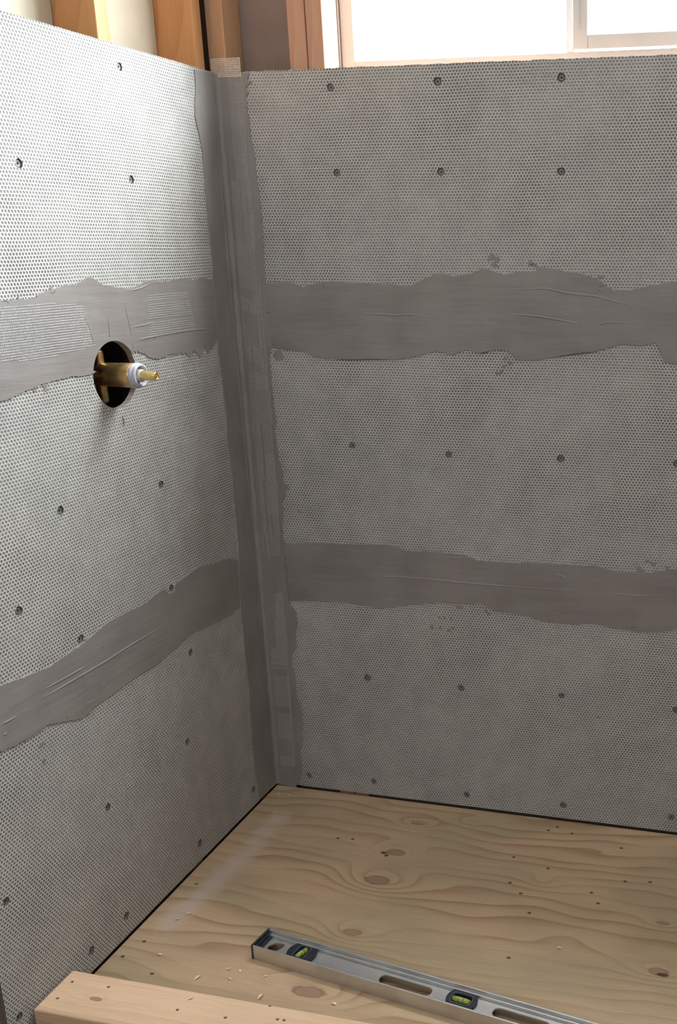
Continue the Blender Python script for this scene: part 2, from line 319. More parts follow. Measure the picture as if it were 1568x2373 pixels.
L_CRACKS = [[(-0.4125, 1.0149), (-0.4089, 0.999), (-0.4044, 0.9829), (-0.4006, 0.968), (-0.3967, 0.9529)], [(-0.3651, 1.0067), (-0.3619, 0.9923), (-0.3629, 0.9762), (-0.3621, 0.9696)], [(-0.3216, 1.0288), (-0.3156, 0.9988), (-0.3126, 0.9806), (-0.3101, 0.9649)], [(-0.3138, 0.9619), (-0.3108, 0.9549), (-0.3102, 0.9467)], [(-0.3541, 0.8519), (-0.3539, 0.8416), (-0.3524, 0.8325)], [(-0.2606, 0.9639), (-0.2496, 0.9616)], [(-0.4703, 0.5067), (-0.4642, 0.507)], [(-0.5628, 0.4366), (-0.5564, 0.432)], [(-0.5686, 1.0375), (-0.5581, 1.0375), (-0.5547, 1.0317)], [(-0.5392, 1.0399), (-0.5357, 1.042)], [(-0.4779, 1.0474), (-0.4721, 1.0424), (-0.4603, 1.0502)]]
B_RIDGES = [[(0.5291, 1.0346), (0.5617, 1.0342), (0.5964, 1.036), (0.6308, 1.029), (0.6612, 1.0257), (0.6861, 1.0238), (0.714, 1.0162), (0.7364, 1.0114), (0.7588, 1.0024)], [(0.5181, 0.9901), (0.5534, 0.9907), (0.5845, 0.9882), (0.6154, 0.9835), (0.6461, 0.9781), (0.6644, 0.9769)], [(0.6903, 0.9744), (0.7008, 0.9804), (0.7443, 0.9804)], [(0.2537, 0.9893), (0.2787, 0.9881), (0.3119, 0.9863), (0.3409, 0.9883), (0.3858, 0.9851)], [(0.6875, 1.0419), (0.6891, 1.0361), (0.6988, 1.0312)], [(0.2239, 0.4868), (0.2957, 0.4886), (0.3663, 0.4886), (0.453, 0.4865), (0.5381, 0.4861), (0.6611, 0.4888)], [(0.7035, 0.4879), (0.76, 0.4873), (0.8038, 0.4891)], [(0.6077, 0.5195), (0.634, 0.5104)], [(0.3942, 0.5349), (0.4243, 0.5353), (0.4365, 0.5396)], [(0.5525, 1.0378), (0.5565, 1.048)]]
B_CRACKS = [[(0.2621, 0.9902), (0.2787, 0.9881), (0.2887, 0.9867), (0.3135, 0.9856), (0.3384, 0.9882)], [(0.0543, 0.988), (0.0753, 0.9875)], [(0.0688, 0.9328), (0.0752, 0.9249)], [(0.6154, 0.9835), (0.6461, 0.9788), (0.6644, 0.9769)], [(0.6875, 1.0383), (0.6935, 1.0412), (0.7047, 1.042)], [(0.1801, 0.9043), (0.2145, 0.9043), (0.2742, 0.9066), (0.3104, 0.9067)], [(0.4735, 0.9214), (0.4929, 0.9264)], [(0.6089, 0.9185), (0.6415, 0.9238), (0.6921, 0.9302)], [(0.1186, 0.6894), (0.13, 0.6985)], [(0.0156, 0.4823), (0.0393, 0.4831)], [(0.182, 1.0413), (0.182, 1.0283)], [(0.7497, 0.4254), (0.7691, 0.4245)], [(0.6077, 0.9834), (0.6644, 0.9769)]]
B_SPOTS = [(0.5005, 1.0898), (0.5082, 1.0841), (0.4941, 1.084), (0.5041, 1.0753), (0.573, 1.0749), (0.5692, 1.0778), (0.5806, 1.0714), (0.5187, 0.8996), (0.5284, 0.9059), (0.5146, 0.8903), (0.5105, 0.8871), (0.5041, 0.8884), (0.5222, 0.9134), (0.0631, 1.3466), (0.0634, 1.3409), (0.3898, 0.412), (0.4029, 0.4104), (0.3792, 0.412), (0.3625, 0.3899), (0.3802, 0.3906), (0.4067, 0.3911), (0.3977, 0.3858), (0.4187, 0.4365), (0.4256, 0.4345), (0.474, 0.4323), (0.4791, 0.4283), (0.7826, 0.5538), (0.7945, 0.5505), (0.7671, 0.5378), (0.8183, 0.544), (0.6931, 0.2346), (0.0977, 0.6075), (0.6912, 1.0562), (0.7009, 1.052), (0.6965, 1.0477)]
L_SPOTS = [(-0.1587, 0.9254), (-0.4724, 1.0495), (-0.48, 1.0452), (-0.5583, 1.0364), (-0.6365, 0.4456), (-0.6135, 0.4167), (-0.613, 0.3924), (-0.617, 0.4424), (-0.5298, 0.9169), (-0.5125, 0.9205), (-0.5096, 0.9141)]
BIG_BLOB = [(0.065, 0.9087), (0.0803, 0.9123), (0.0959, 0.9094), (0.0885, 0.9044), (0.0751, 0.9025)]
F_KNOTS = [(0.3399, -0.173), (0.3396, -0.2594), (0.3556, -0.4002), (0.3485, -0.5419), (0.3444, -0.0728), (0.6324, -0.1953), (0.8665, -0.3811), (0.8593, -0.2643), (0.4469, -0.0436), (0.3262, -0.1859)]
F_SPECKS = [(0.6274, -0.4023), (0.6312, -0.2876), (0.6027, -0.2399), (0.7415, -0.2369), (0.753, -0.0665), (0.8218, -0.1582), (0.7774, -0.1655), (0.6179, -0.024), (0.6034, -0.0395), (0.651, -0.0394), (0.7245, -0.2102), (0.2128, -0.1537), (0.2417, -0.1502), (0.0303, -0.4958), (0.0187, -0.5352), (0.0892, -0.5596), (0.0271, -0.3408), (0.5755, -0.2145), (0.6321, -0.1586), (0.5613, -0.1389), (0.6112, 0.0576)]
F_SHAVINGS = [(0.0754, -0.5194), (0.1655, -0.5533), (0.2021, -0.5245), (0.2215, -0.5242), (0.2154, -0.5441), (0.2671, -0.5267), (0.282, -0.5688), (0.0517, -0.4356), (0.0619, -0.4183), (0.7017, -0.3628), (0.0222, -0.0334), (0.0432, -0.0321), (0.3982, -0.5574)]
C_SHAVINGS = [(0.2149, -0.6402)]
C_HOLES = [(0.0176, -0.6483), (0.0199, -0.6821), (0.2041, -0.6643), (0.3539, -0.6494), (0.3637, -0.6489), (0.0776, -0.6459), (0.3303, -0.6276), (0.2797, -0.6627)]
DUST = [(0.0658, -0.1241), (0.0637, -0.2501), (0.0563, -0.3253), (0.0533, -0.3883), (0.0444, -0.4257), (0.0469, -0.448)]
L1_TAPE = [[(-0.577, 1.0325), (-0.491, 1.0316), (-0.4143, 1.0249), (-0.4088, 0.9996), (-0.403, 0.9701), (-0.3929, 0.9628), (-0.5057, 0.9558), (-0.5916, 0.9589)], [(-0.2615, 1.0339), (-0.1497, 1.0359), (-0.1358, 0.9678), (-0.2698, 0.9634)]]
GROOVES = [[(0.171, -0.362), (0.1676, -0.4244)], [(0.084, -0.5206), (0.0708, -0.5489)]]
SCRAPE = [(0.0943, 0.6108), (0.0966, 0.6057)]

# ------------------------------------------------------------------ materials
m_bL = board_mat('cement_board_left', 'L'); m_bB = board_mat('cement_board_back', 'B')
m_crush = plain('crushed_cement', (0.13, 0.125, 0.115), .9, 0, 500, .35, .0006)
m_screw = plain('screw_steel', (0.235, 0.23, 0.22), .6, .2, 600, .2)
m_hole = plain('dark_recess', (0.02, 0.018, 0.016), .9)
m_mx = mortar_mat('mortar_along_back', 'x'); m_my = mortar_mat('mortar_along_left', 'y'); m_mz = mortar_mat('mortar_corner', 'z')
m_crack = plain('mortar_crack', (0.09, 0.08, 0.07), .9)
m_tape = plain('mortared_mesh', (0.35, 0.335, 0.315), .6, 0, 300, .2)
m_fib = plain('bare_mesh', (0.70, 0.64, 0.55), .5, 0, 300, .1)
m_pipe = plain('brass', (0.60, 0.40, 0.17), .33, .9, 70, .25, .0001)
m_pipe2 = plain('bright_brass', (0.80, 0.60, 0.24), .28, .9, 70, .12)
m_white = plain('white_plastic', (0.52, 0.51, 0.56), .4, 0, 200, .06)
m_alu = plain('aluminium', (0.62, 0.62, 0.61), .38, .85, 30, .06)
m_navy = plain('navy_plastic', (0.018, 0.021, 0.032), .42, 0, 200, .25)
m_navy2 = plain('worn_navy_plastic', (0.07, 0.075, 0.09), .4, 0, 200, .3)
m_vinyl = plain('window_vinyl', (0.60, 0.59, 0.56), .4, 0, 20, .02)
m_vinyl2 = plain('glazing_bead', (0.80, 0.83, 0.84), .4, 0, 20, .02)
m_beige = plain('beige_drywall', (0.60, 0.52, 0.39), .85, 0, 12, .05)
m_sheath = plain('brown_sheathing', (0.27, 0.205, 0.175), .85, 0, 14, .08)
m_wall = plain('painted_drywall', (0.36, 0.33, 0.30), .85, 0, 12, .03)
m_ceil = plain('ceiling_white', (0.82, 0.83, 0.86), .9, 0, 12, .02)
m_grey = plain('grey_backer', (0.24, 0.215, 0.19), .85, 0, 12, .05)
m_blackout = plain('cavity_blackout', (0.012, 0.010, 0.009), .95, 0, 60, .2)  # near-black colour for the plates added to darken the valve cavity
m_sub = plain('subfloor', (0.20, 0.14, 0.10), .8, 0, 18, .15)
g = NT('vial_fluid', .1, 0); g.col((0.30, 0.36, 0.06)); m_vial = g.m
g = NT('vial_clear', .08, 0); g.col((0.42, 0.48, 0.22)); m_bub = g.m
g = bpy.data.materials.new('window_glass'); g.use_nodes = True; n = g.node_tree.nodes; n.clear()
o_ = n.new('ShaderNodeOutputMaterial'); a_ = n.new('ShaderNodeBsdfTransparent'); b_ = n.new('ShaderNodeBsdfGlossy'); x_ = n.new('ShaderNodeMixShader')
a_.inputs[0].default_value = (.95, .97, .96, 1); b_.inputs['Roughness'].default_value = .02; x_.inputs[0].default_value = .05
g.node_tree.links.new(a_.outputs[0], x_.inputs[1]); g.node_tree.links.new(b_.outputs[0], x_.inputs[2]); g.node_tree.links.new(x_.outputs[0], o_.inputs[0]); m_glass = g

KN = [(F_KNOTS[0], .055, .030, 3.0), (F_KNOTS[1], .075, .038, 3.4), (F_KNOTS[2], .05, .024, 2.2), (F_KNOTS[3], .085, .034, 3.0),
      (F_KNOTS[4], .036, .015, 2.0), (F_KNOTS[5], .03, .018, 1.0), (F_KNOTS[6], .05, .026, 1.6), (F_KNOTS[7], .035, .014, 1.3), (F_KNOTS[8], .03, .015, 1.1),
      ((.12, -.06), .16, .05, -1.1), ((.55, -.42), .25, .05, .9), ((.70, -.10), .2, .06, 1.0), ((.15, -.30), .2, .05, -.8)]
SPK = [(x, y, .0034, .0026) for x, y in F_SPECKS] + [(F_KNOTS[9][0], F_KNOTS[9][1], .004, .0035), (F_KNOTS[6][0]+.008, F_KNOTS[6][1]-.006, .010, .004), (F_KNOTS[0][0]-.022, F_KNOTS[0][1]-.006, .006, .004)]
DUSTL = []
for p_, q_ in zip(DUST, DUST[1:]):
    DUSTL += [(p_[0]+(q_[0]-p_[0])*k/3, p_[1]+(q_[1]-p_[1])*k/3) for k in range(3)]
m_ply = wood_mat('plywood', (0.58, 0.41, 0.26), (0.31, 0.175, 0.095), 'x', 34.0, 1.9, 3.2, [(p[0], p[1], a, b, c) for p, a, b, c in KN], SPK, 1.0, DUSTL)
m_curb = wood_mat('fresh_pine', (0.80, 0.55, 0.37), (0.56, 0.32, 0.18), 'x', 70.0, 1.4, 2.0,
                  [(.075, -.004, .03, .012, 1.3), (.50, .012, .05, .018, 1.5)], [(x, y+.667, .0024, .0020) for x, y in C_HOLES], .55)
m_studL = wood_mat('orange_fir', (0.62, 0.31, 0.13), (0.38, 0.15, 0.06), 'z', 34.0, 1.6, 2.4, (), (), .6, across='y')
m_studB = wood_mat('pink_fir', (0.55, 0.31, 0.20), (0.38, 0.17, 0.11), 'z', 40.0, 1.4, 2.2, (), (), .6, across='x')

# ------------------------------------------------------------------ the room
def struct(name, boxes, mat):
    bm = bmesh.new()
    for b in boxes: box(bm, *b)
    return tag(link(name, bm, mat), kind='structure')
X1 = 1.32; Y1 = -3.30; ZC = 2.30; ZF = -0.018
tag(boxo('floor', (.0006, X1, -.6235, -.0006, ZF, 0), m_ply, origin=(0, 0, 0)), kind='structure')
struct('floor', [(-.10, X1, Y1, -.6235, -.12, ZF), (-.10, X1, -.6235, .085, -.12, ZF)], m_sub)
struct('ceiling', [(-.10, X1, Y1, .085, ZC, ZC+.05)], m_ceil)
struct('wall_left', [(-.10, -.084, Y1, .085, ZF, ZC)], m_beige)
struct('wall_left', [(-.083, -.010, Y1, -.86, ZF, ZC)], m_wall)
struct('wall_right', [(X1, X1+.05, Y1, .085, ZF, ZC)], m_grey)
struct('wall_back', [(-.084, WIN[0], .070, .085, ZF, ZC), (WIN[0], WIN[1], .070, .085, ZF, WIN[2]-.03), (WIN[0], WIN[1], .070, .085, WIN[3], ZC), (WIN[1], X1, .070, .085, ZF, ZC)], m_sheath)
struct('wall_rear', [(-.10, REAR_FILL[0], Y1-.05, Y1, ZF, ZC), (REAR_FILL[1], X1+.05, Y1-.05, Y1, ZF, ZC), (REAR_FILL[0], REAR_FILL[1], Y1-.05, Y1, ZF, REAR_FILL[2]), (REAR_FILL[0], REAR_FILL[1], Y1-.05, Y1, REAR_FILL[3], ZC)], m_wall)

# window: vinyl slider set in the rough opening
w = tag(empty('window_1', (WIN[0], .078, WIN[2])), kind='structure')
def wpart(name, boxes, mat, bev=.0015):
    bm = bmesh.new()
    for b in boxes: box(bm, b[0]-WIN[0], b[1]-WIN[0], b[2]-.078, b[3]-.078, b[4]-WIN[2], b[5]-WIN[2], bev=bev)
    return link(name, bm, mat, w)
wpart('window_frame', [(.205, .2297, .078, .125, 1.372, 2.02), (.2297, 1.22, .078, .125, 1.372, 1.4237), (.2297, 1.22, .078, .125, 1.995, 2.02), (1.196, 1.22, .078, .125, 1.4237, 1.995)], m_vinyl)
wpart('glazing_bead', [(.6143, .6263, .0795, .100, 1.4237, 1.995)], m_vinyl2, .0008)
sash = wpart('sash', [(.6265, .6531, .072, .098, 1.4270, 1.99), (.6531, 1.196, .072, .098, 1.4270, 1.4490), (.6531, 1.196, .072, .098, 1.970, 1.99), (1.175, 1.196, .072, .098, 1.449, 1.97)], m_vinyl)
s2 = wpart('pull_groove', [(.6375, .6405, .0712, .074, 1.4575, 1.96)], m_white, .0004); s2.parent = sash
wpart('glass', [(.2297, .6143, .098, .102, 1.4237, 1.995)], m_glass, 0)
wpart('glass', [(.6531, 1.175, .084, .088, 1.449, 1.97)], m_glass, 0)
bm = bmesh.new(); box(bm, WIN[0]+.001, WIN[1]-.001, .009, .069, 1.345, 1.371, bev=.001)
tag(link('trim_1', bm, m_studB), kind='structure')

tag(boxo('blackout_plate_1', (-.0836, -.0112, -.2965, -.2945, .736, 1.118), m_blackout), kind='structure')  # three dark plates added inside the wall so the valve hole stays black
tag(boxo('blackout_plate_2', (-.0838, -.0826, -.516, -.2965, .736, 1.118), m_blackout), kind='structure')
tag(boxo('blackout_plate_3', (-.0836, -.0112, -.518, -.516, .736, 1.118), m_blackout), kind='structure')

# ------------------------------------------------------------------ framing
def stud(name, d, mat, label):
    bm = bmesh.new(); box(bm, *d, bev=.0022, seg=3)
    return tag(link(name, bm, mat, origin=((d[0]+d[1])/2, (d[2]+d[3])/2, d[4])), label, 'stud')
stud('wall_stud', (-.0835, -.0105, -.294, -.262, ZF, ZC-.001), m_studL, 'orange-brown wooden stud above the left wall boards, between two beige bays')
stud('wall_stud', (-.0835, -.0105, -.0395, -.0130, ZF, ZC-.001), m_studL, 'orange-brown knotty stud at the corner end of the left wall')
stud('wall_stud', (-.0835, -.0105, -.768, -.736, ZF, ZC-.001), m_studL, 'red-brown wood edge beside the free end of the left boards, bottom left of photo')
stud('wall_stud', (-.0170, .0170, .0105, .0695, ZF, ZC-.001), wood_mat('tan_fir', (0.60, 0.36, 0.20), (0.40, 0.20, 0.11), 'z', 34.0, 1.4, 2.2, (), (), .6, across='x'), 'brown wooden stud behind the mesh tape end, first stud of the window wall')
stud('window_stud', (.1385, .1715, .0105, .0695, ZF, ZC-.001), m_studB, 'pinkish-brown window stud next to the dark bay, left one of the pair by the window')
stud('window_stud', (.1730, .2040, .0105, .0695, ZF, ZC-.001), m_studB, 'pinkish-brown window stud touching the bright window opening, right one of the pair')

for z_, l_ in ((1.12, 'unseen wooden block added inside the wall above the brass valve to keep light out'), (.70, 'unseen wooden block added inside the wall below the brass valve to keep light out')):
    stud('light_stop_block', (-.0835, -.0105, -.7355, -.2945, z_, z_+.032), m_studL, l_)  # unseen blocks added to stop light reaching the valve cavity through the bay

# ------------------------------------------------------------------ cement boards with countersunk screws
HC = (-.358, .915); HR = .0515
bm = bmesh.new()
lathe(bm, [(0, -.0036), (.0009, -.0034), (.0017, -.0021), (.0040, -.0018), (.0046, -.0023), (.0046, -.0036)], Matrix.Rotation(math.pi/2, 4, 'Y'), 18)
for a in (0, 1):
    box(bm, -.0023, -.0017, *((-.0021, .0021, -.0004, .0004) if a else (-.0004, .0004, -.0021, .0021)), mi=1)
screwL = bpy.data.meshes.new('screw'); bmesh.ops.recalc_face_normals(bm, faces=bm.faces[:]); bm.to_mesh(screwL)
screwB = bpy.data.meshes.new('screw'); bmesh.ops.rotate(bm, verts=bm.verts[:], cent=(0, 0, 0), matrix=Matrix.Rotation(-math.pi/2, 3, 'Z')); bm.to_mesh(screwB); bm.free()
for s_ in (screwL, screwB):
    s_.materials.append(m_screw); s_.materials.append(m_hole)

def board(wall, u0, u1, v0, v1, screws, label, valve=False, seed=1, top_rough=.0003, th=.0095):
    rr = random.Random(seed); f = wmap(wall)
    loop = jag([(u0, v0), (u1, v0)], .0002, .02, rr) + jag([(u1, v0), (u1, v1)], .0001, .05, rr)[1:] + jag([(u1, v1), (u0, v1)], top_rough, .006, rr)[1:] + jag([(u0, v1), (u0, v0)], .0004, .012, rr)[1:-1]
    sc = [s_ for s_ in screws if u0 < s_[0] < u1 and v0 < s_[1] < v1]
    sh = [circ(x, y, .0066*rr.uniform(.9, 1.08), 18, rr.random(), .10, rr) for x, y in sc]
    vh = [circ(HC[0], HC[1], HR, 72, 0, .008, rr)] if valve else []
    bm = bmesh.new()
    V, T = tri(loop, sh+vh); sheet(bm, f, V, T, 0)
    V, T = tri(loop, vh); sheet(bm, f, V, T, -th, mi=1)
    wallstrip(bm, f, loop, 0, loop, -th, 1)
    for h in vh: wallstrip(bm, f, h, 0, h, -th, 2)
    for h, (x, y) in zip(sh, sc):
        lo = [(x+(a-x)*.84, y+(b-y)*.84) for a, b in h]
        wallstrip(bm, f, h, 0, lo, -.0026, 1); bm.faces.new([bm.verts.new(f(a, b, -.0026)) for a, b in lo]).material_index = 1
    bmesh.ops.remove_doubles(bm, verts=bm.verts[:], dist=1e-6)
    org = f((u0+u1)/2, v0, -th)
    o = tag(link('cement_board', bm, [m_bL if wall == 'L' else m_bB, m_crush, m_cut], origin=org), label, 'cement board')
    for x, y in sc:
        s_ = bpy.data.objects.new('screw', screwL if wall == 'L' else screwB); COL.objects.link(s_); s_.parent = o
        s_.location = f(x, y, 0) - Vector(org)
    return o
m_cut = plain('cut_cement', (0.24, 0.20, 0.19), .85, 0, 200, .15)
ZJ2, ZJ1, ZT = .4835, .985, 1.4005
board('L', -.749, -.0002, .0062, ZJ2-.001, L_SCREWS, 'lowest dimpled grey cement board of the left wall, just above the plywood floor', seed=1)
board('L', -.749, -.0002, ZJ2+.001, ZJ1-.001, L_SCREWS, 'middle dimpled grey cement board of the left wall, cut out around the brass valve', True, seed=2)
board('L', -.749, -.0002, ZJ1+.001, ZT, L_SCREWS, 'brightly lit top dimpled cement board of the left wall, below the bare studs', seed=3)
board('B', .0002, X1-.003, .0062, ZJ2-.001, B_SCREWS, 'lowest dimpled grey cement board of the window wall, just above the plywood floor', seed=4)
board('B', .0002, X1-.003, ZJ2+.001, ZJ1-.001, B_SCREWS, 'middle dimpled grey cement board of the window wall, between its two mortar joints', seed=5)
board('B', .0002, X1-.003, ZJ1+.001, ZT, B_SCREWS, 'top dimpled cement board of the window wall, directly under the window', seed=6, top_rough=.0009)

# ------------------------------------------------------------------ mortar over the joints
def mortar(wall, top, bot_rev, label, mat, ridges, cracks, spots, seed, t=.0014, extra_holes=()):
    rr = random.Random(seed); bm = bmesh.new()
    loop = jag(top, .0013, .0026, rr) + bot_rev
    slab(bm, wall, loop, t)
    for r in ridges: ridge(bm, wall, r, .0019, .0011, t-.0001)
    for r in cracks: ridge(bm, wall, r, .00085, .00035, t*.9, 1)
    for x, y in spots:
        k = rr.uniform(.0022, .0046); slab(bm, wall, circ(x, y, k, 14, rr.random()*3, .32, rr), .0007, .0004)
        if rr.random() < .5: slab(bm, wall, circ(x+k*1.6, y-k*rr.random(), k*.6, 10, 0, .3, rr), .0006, .0003)
    og = wmap(wall)(sum(p[0] for p in loop)/len(loop), min(p[1] for p in loop), 0)
    return tag(link('mortar_joint', bm, [mat, m_crack], origin=og), label, 'mortar joint')
rr = random.Random(11)
a0 = math.atan2(L1_BOT_B[0][1]-HC[1], L1_BOT_B[0][0]-HC[0]); a1 = math.atan2(L1_BOT_A[-1][1]-HC[1], L1_BOT_A[-1][0]-HC[0])
arc = [(HC[0]+(HR+.0006)*math.cos(a0+(a1-a0)*i/24), HC[1]+(HR+.0006)*math.sin(a0+(a1-a0)*i/24)) for i in range(25)]
bot = jag([(-.042, L1_BOT_B[-1][1])]+L1_BOT_B[::-1], .0016, .0026, rr) + arc + jag(L1_BOT_A[::-1], .0013, .0026, rr)
mortar('L', [p for p in L1_TOP]+[(-.042, L1_TOP[-1][1])], bot, 'upper mortar joint on the left wall, pale grey, running above the brass valve', m_my, L_RIDGES[4:], L_CRACKS[:6]+L_CRACKS[8:], L_SPOTS[:4]+L_SPOTS[8:], 21)
bot = jag([(-.042, L2_BOT[-1][1])]+L2_BOT[::-1], .0010, .0026, rr)
mortar('L', L2_TOP+[(-.042, L2_TOP[-1][1])], bot, 'lower mortar joint on the left wall, smooth grey band with a long bright ridge', m_my, L_RIDGES[:4], L_CRACKS[6:8], L_SPOTS[4:8], 22)
XR = X1-.004
def clipx(path): return [p for p in path if p[0] < XR-.01] + [(XR, [p for p in path if p[0] < XR-.01][-1][1])]
bot = jag(clipx([(.056, B1_BOT[0][1])]+B1_BOT)[::-1], .0011, .0026, rr)
mz1 = [r for r in B_RIDGES[:5]]+[B_RIDGES[9]]; mc1 = [B_CRACKS[i] for i in (0, 1, 2, 3, 4, 5, 6, 7, 10)]
mortar('B', clipx([(.056, B1_TOP[0][1])]+B1_TOP), bot, 'upper mortar joint on the window wall, wide brown-grey band with curved trowel ridges', m_mx, mz1, mc1, B_SPOTS[:13]+B_SPOTS[35:], 23)
bot = jag(clipx([(.064, B2_BOT[0][1])]+B2_BOT)[::-1], .0011, .0026, rr)
mortar('B', clipx([(.064, B2_TOP[0][1])]+B2_TOP), bot, 'lower mortar joint on the window wall, sloping brown-grey band with one long trowel line', m_mx, B_RIDGES[5:9], [B_CRACKS[9], B_CRACKS[11]], B_SPOTS[15:33], 24)
# corner: both faces and the bead between them are one body of mortar
bm = bmesh.new(); t = .0020
loop = jag([(x, y) for x, y in LC_EDGE], .0007, .0030, rr)
loop = [(-.0019, 1.3985)] + loop + [(-.0019, .006)]
slab(bm, 'L', loop, t)
loop = jag([(x, y) for x, y in BC_EDGE], .0012, .0028, rr)
slab(bm, 'B', [(.0019, 1.3985)] + loop + [(.0019, .006)], t)
prof = [(.0019, -.0085), (.0024, -.0055), (.0038, -.0036), (.0062, -.0024), (.0090, -.0019)]
cols = []
zs = [.006+(1.3985-.006)*i/90 for i in range(91)]
rw = random.Random(5); wv = [rw.uniform(-.0005, .0005) for _ in zs]
for z, q in zip(zs, wv): cols.append([bm.verts.new((x+q*(1 if 0 < i < 4 else 0), y-q*(1 if 0 < i < 4 else 0), z)) for i, (x, y) in enumerate(prof)])
for a, b in zip(cols, cols[1:]):
    for j in range(4): bm.faces.new((a[j], a[j+1], b[j+1], b[j])).smooth = True
for r in ([(.0125, 1.34), (.0130, 1.1), (.0135, .9), (.0125, .6), (.0125, .5)], [(.021, 1.0), (.022, .8), (.021, .7)], [(.0165, .96), (.017, .8), (.0165, .62)]):
    ridge(bm, 'B', r, .0013, .0009, t)
for r in ([(-.016, 1.33), (-.015, 1.1), (-.015, .97)], [(-.030, .955), (-.0295, .975), (-.030, 1.0)], [(-.013, .44), (-.012, .34)], [(-.0035-.012, .95), (-.012, .8), (-.013, .5)]):
    ridge(bm, 'L', r, .0012, .0009, t)
slab(bm, 'B', circ(BIG_BLOB[0][0]+.016, BIG_BLOB[0][1], .010, 18, 0, .25, rw), .0011)
tag(link('corner_mortar', bm, [m_mz, m_crack], origin=(.001, -.001, .006)), 'vertical mortar fill running up the inside corner where both boarded walls meet', 'mortar joint')

# ------------------------------------------------------------------ fibreglass mesh tape
def strands(bm, wall, poly, pitch, w, d0, d1, du=True, dv=True, keep=lambda u, v, hor: True, step=.002, mi=0):
    f = wmap(wall); us = [p[0] for p in poly]; vs = [p[1] for p in poly]; u0, u1, v0, v1 = min(us), max(us), min(vs), max(vs)
    def run(hor):
        a0, a1, b0, b1 = (v0, v1, u0, u1) if hor else (u0, u1, v0, v1)
        k = a0+pitch/2
        while k < a1:
            s = None; b = b0
            while b <= b1+step:
                p = (b, k) if hor else (k, b)
                ok = b <= b1 and inside(p, poly) and keep(p[0], p[1], hor)
                if ok and s is None: s = b
                if not ok and s is not None:
                    if b-s > step*1.5:
                        q = [(s, k-w/2), (b-step, k-w/2), (b-step, k+w/2), (s, k+w/2)]
                        if not hor: q = [(y, x) for x, y in q]
                        lo = [bm.verts.new(f(x, y, d0)) for x, y in q]; hi = [bm.verts.new(f(x, y, d1 if hor else d1+.00005)) for x, y in q]
                        for i in range(4):
                            bm.faces.new((lo[i], lo[(i+1) % 4], hi[(i+1) % 4], hi[i])).material_index = mi
                        bm.faces.new(hi).material_index = mi; bm.faces.new(lo).material_index = mi
                    s = None
                b += step
            k += pitch
    if du: run(True)
    if dv: run(False)
def blotch(seed):
    r = random.Random(seed); c = [(r.uniform(-.8, .1), r.uniform(0, 1.4), r.uniform(.01, .05)) for _ in range(160)]
    return lambda u, v: any((u-a)**2+(v-b)**2 < q*q for a, b, q in c)
tp = tag(empty('mesh_tape', (0, -.002, .05)), 'fibreglass mesh tape down the inside corner, its loose pale end above the boards', 'mesh tape')
def tpart(name, bm):
    bmesh.ops.translate(bm, verts=bm.verts[:], vec=(0, .002, -.05)); link(name, bm, [m_tape, m_fib], tp)
bm = bmesh.new()
strands(bm, 'B', [(-.006, 1.392), (.053, 1.392), (.052, 1.4225), (-.0065, 1.4225)], .0029, .00085, .0022, .0027, mi=1)
tpart('loose_end', bm); bm = bmesh.new()
rt_ = random.Random(3); hid = {}
def keep_c(u, v, hor):
    if hor:
        return (u > .040 and (1.19 < v < 1.385 or 1.10 < v < 1.16)) or (u > .038 and .985 < v < 1.02) or (u > .030 and .845 < v < .93) or (u > .036 and .60 < v < .72) or v < .50
    k = round(u/.0029)
    for j, (c, h) in enumerate(((1.02, .018), (.955, .03), (.885, .02))):
        if abs(v-c+(u-.03)*.25) < h*(.35 if j != 1 else 1.0) and u < .043: return False
    if u < .024 and v > 1.22: return False
    if u < .015 and v > 1.05: return False
    return math.sin(k*12.9898+math.floor(v*9)*3.1)*43758.5 % 1 > .12
strands(bm, 'B', [(.014, .505), (.0565, .515), (.0575, .80), (.0545, 1.03), (.0515, 1.20), (.0525, 1.398), (.012, 1.398), (.013, 1.0)], .0029, .0009, .0017, .00235, keep=keep_c)
tpart('embedded_strip', bm); bm = bmesh.new()
strands(bm, 'B', [(.034, .435), (.050, .438), (.052, .36), (.050, .26), (.0475, .05), (.013, .05), (.012, .31), (.026, .32), (.028, .38)], .0029, .0008, .0017, .0023, keep=lambda u, v, h: v > .28)
tpart('embedded_strip', bm); bm = bmesh.new()
strands(bm, 'B', [(.0495, .275), (.0475, .05), (.013, .05), (.0125, .275)], .0029, .0008, .0017, .0022, dv=False, keep=lambda u, v, h: math.sin(math.floor(v*70)*7.7)*999 % 1 > .45)
strands(bm, 'B', [(.0495, .275), (.0475, .05), (.044, .05), (.0445, .275)], .0029, .0009, .0017, .0023, du=False)
tpart('embedded_strip', bm)
bm = bmesh.new(); bl = blotch(9)
strands(bm, 'L', L1_TAPE[0], .0036, .0011, .0010, .0019, dv=False, keep=lambda u, v, h: True)
strands(bm, 'L', L1_TAPE[0], .0036, .0007, .0010, .00165, du=False, keep=lambda u, v, h: u < -.50 or bl(u, v))
m_tapeL = plain('mortared_mesh_pale', (0.40, 0.39, 0.375), .6, 0, 300, .2)
tag(link('mesh_tape', bm, m_tapeL), 'patch of fibreglass mesh tape in the upper left mortar joint, left of the brass valve', 'mesh tape')
bm = bmesh.new()
strands(bm, 'L', L1_TAPE[1], .0036, .0011, .0010, .0018, dv=False, keep=lambda u, v, h: math.sin(math.floor(v/.0036)*7.1)*99 % 1 > .12)
tag(link('mesh_tape', bm, m_tapeL), 'small patch of fibreglass mesh tape in the mortar, above right of the valve', 'mesh tape')

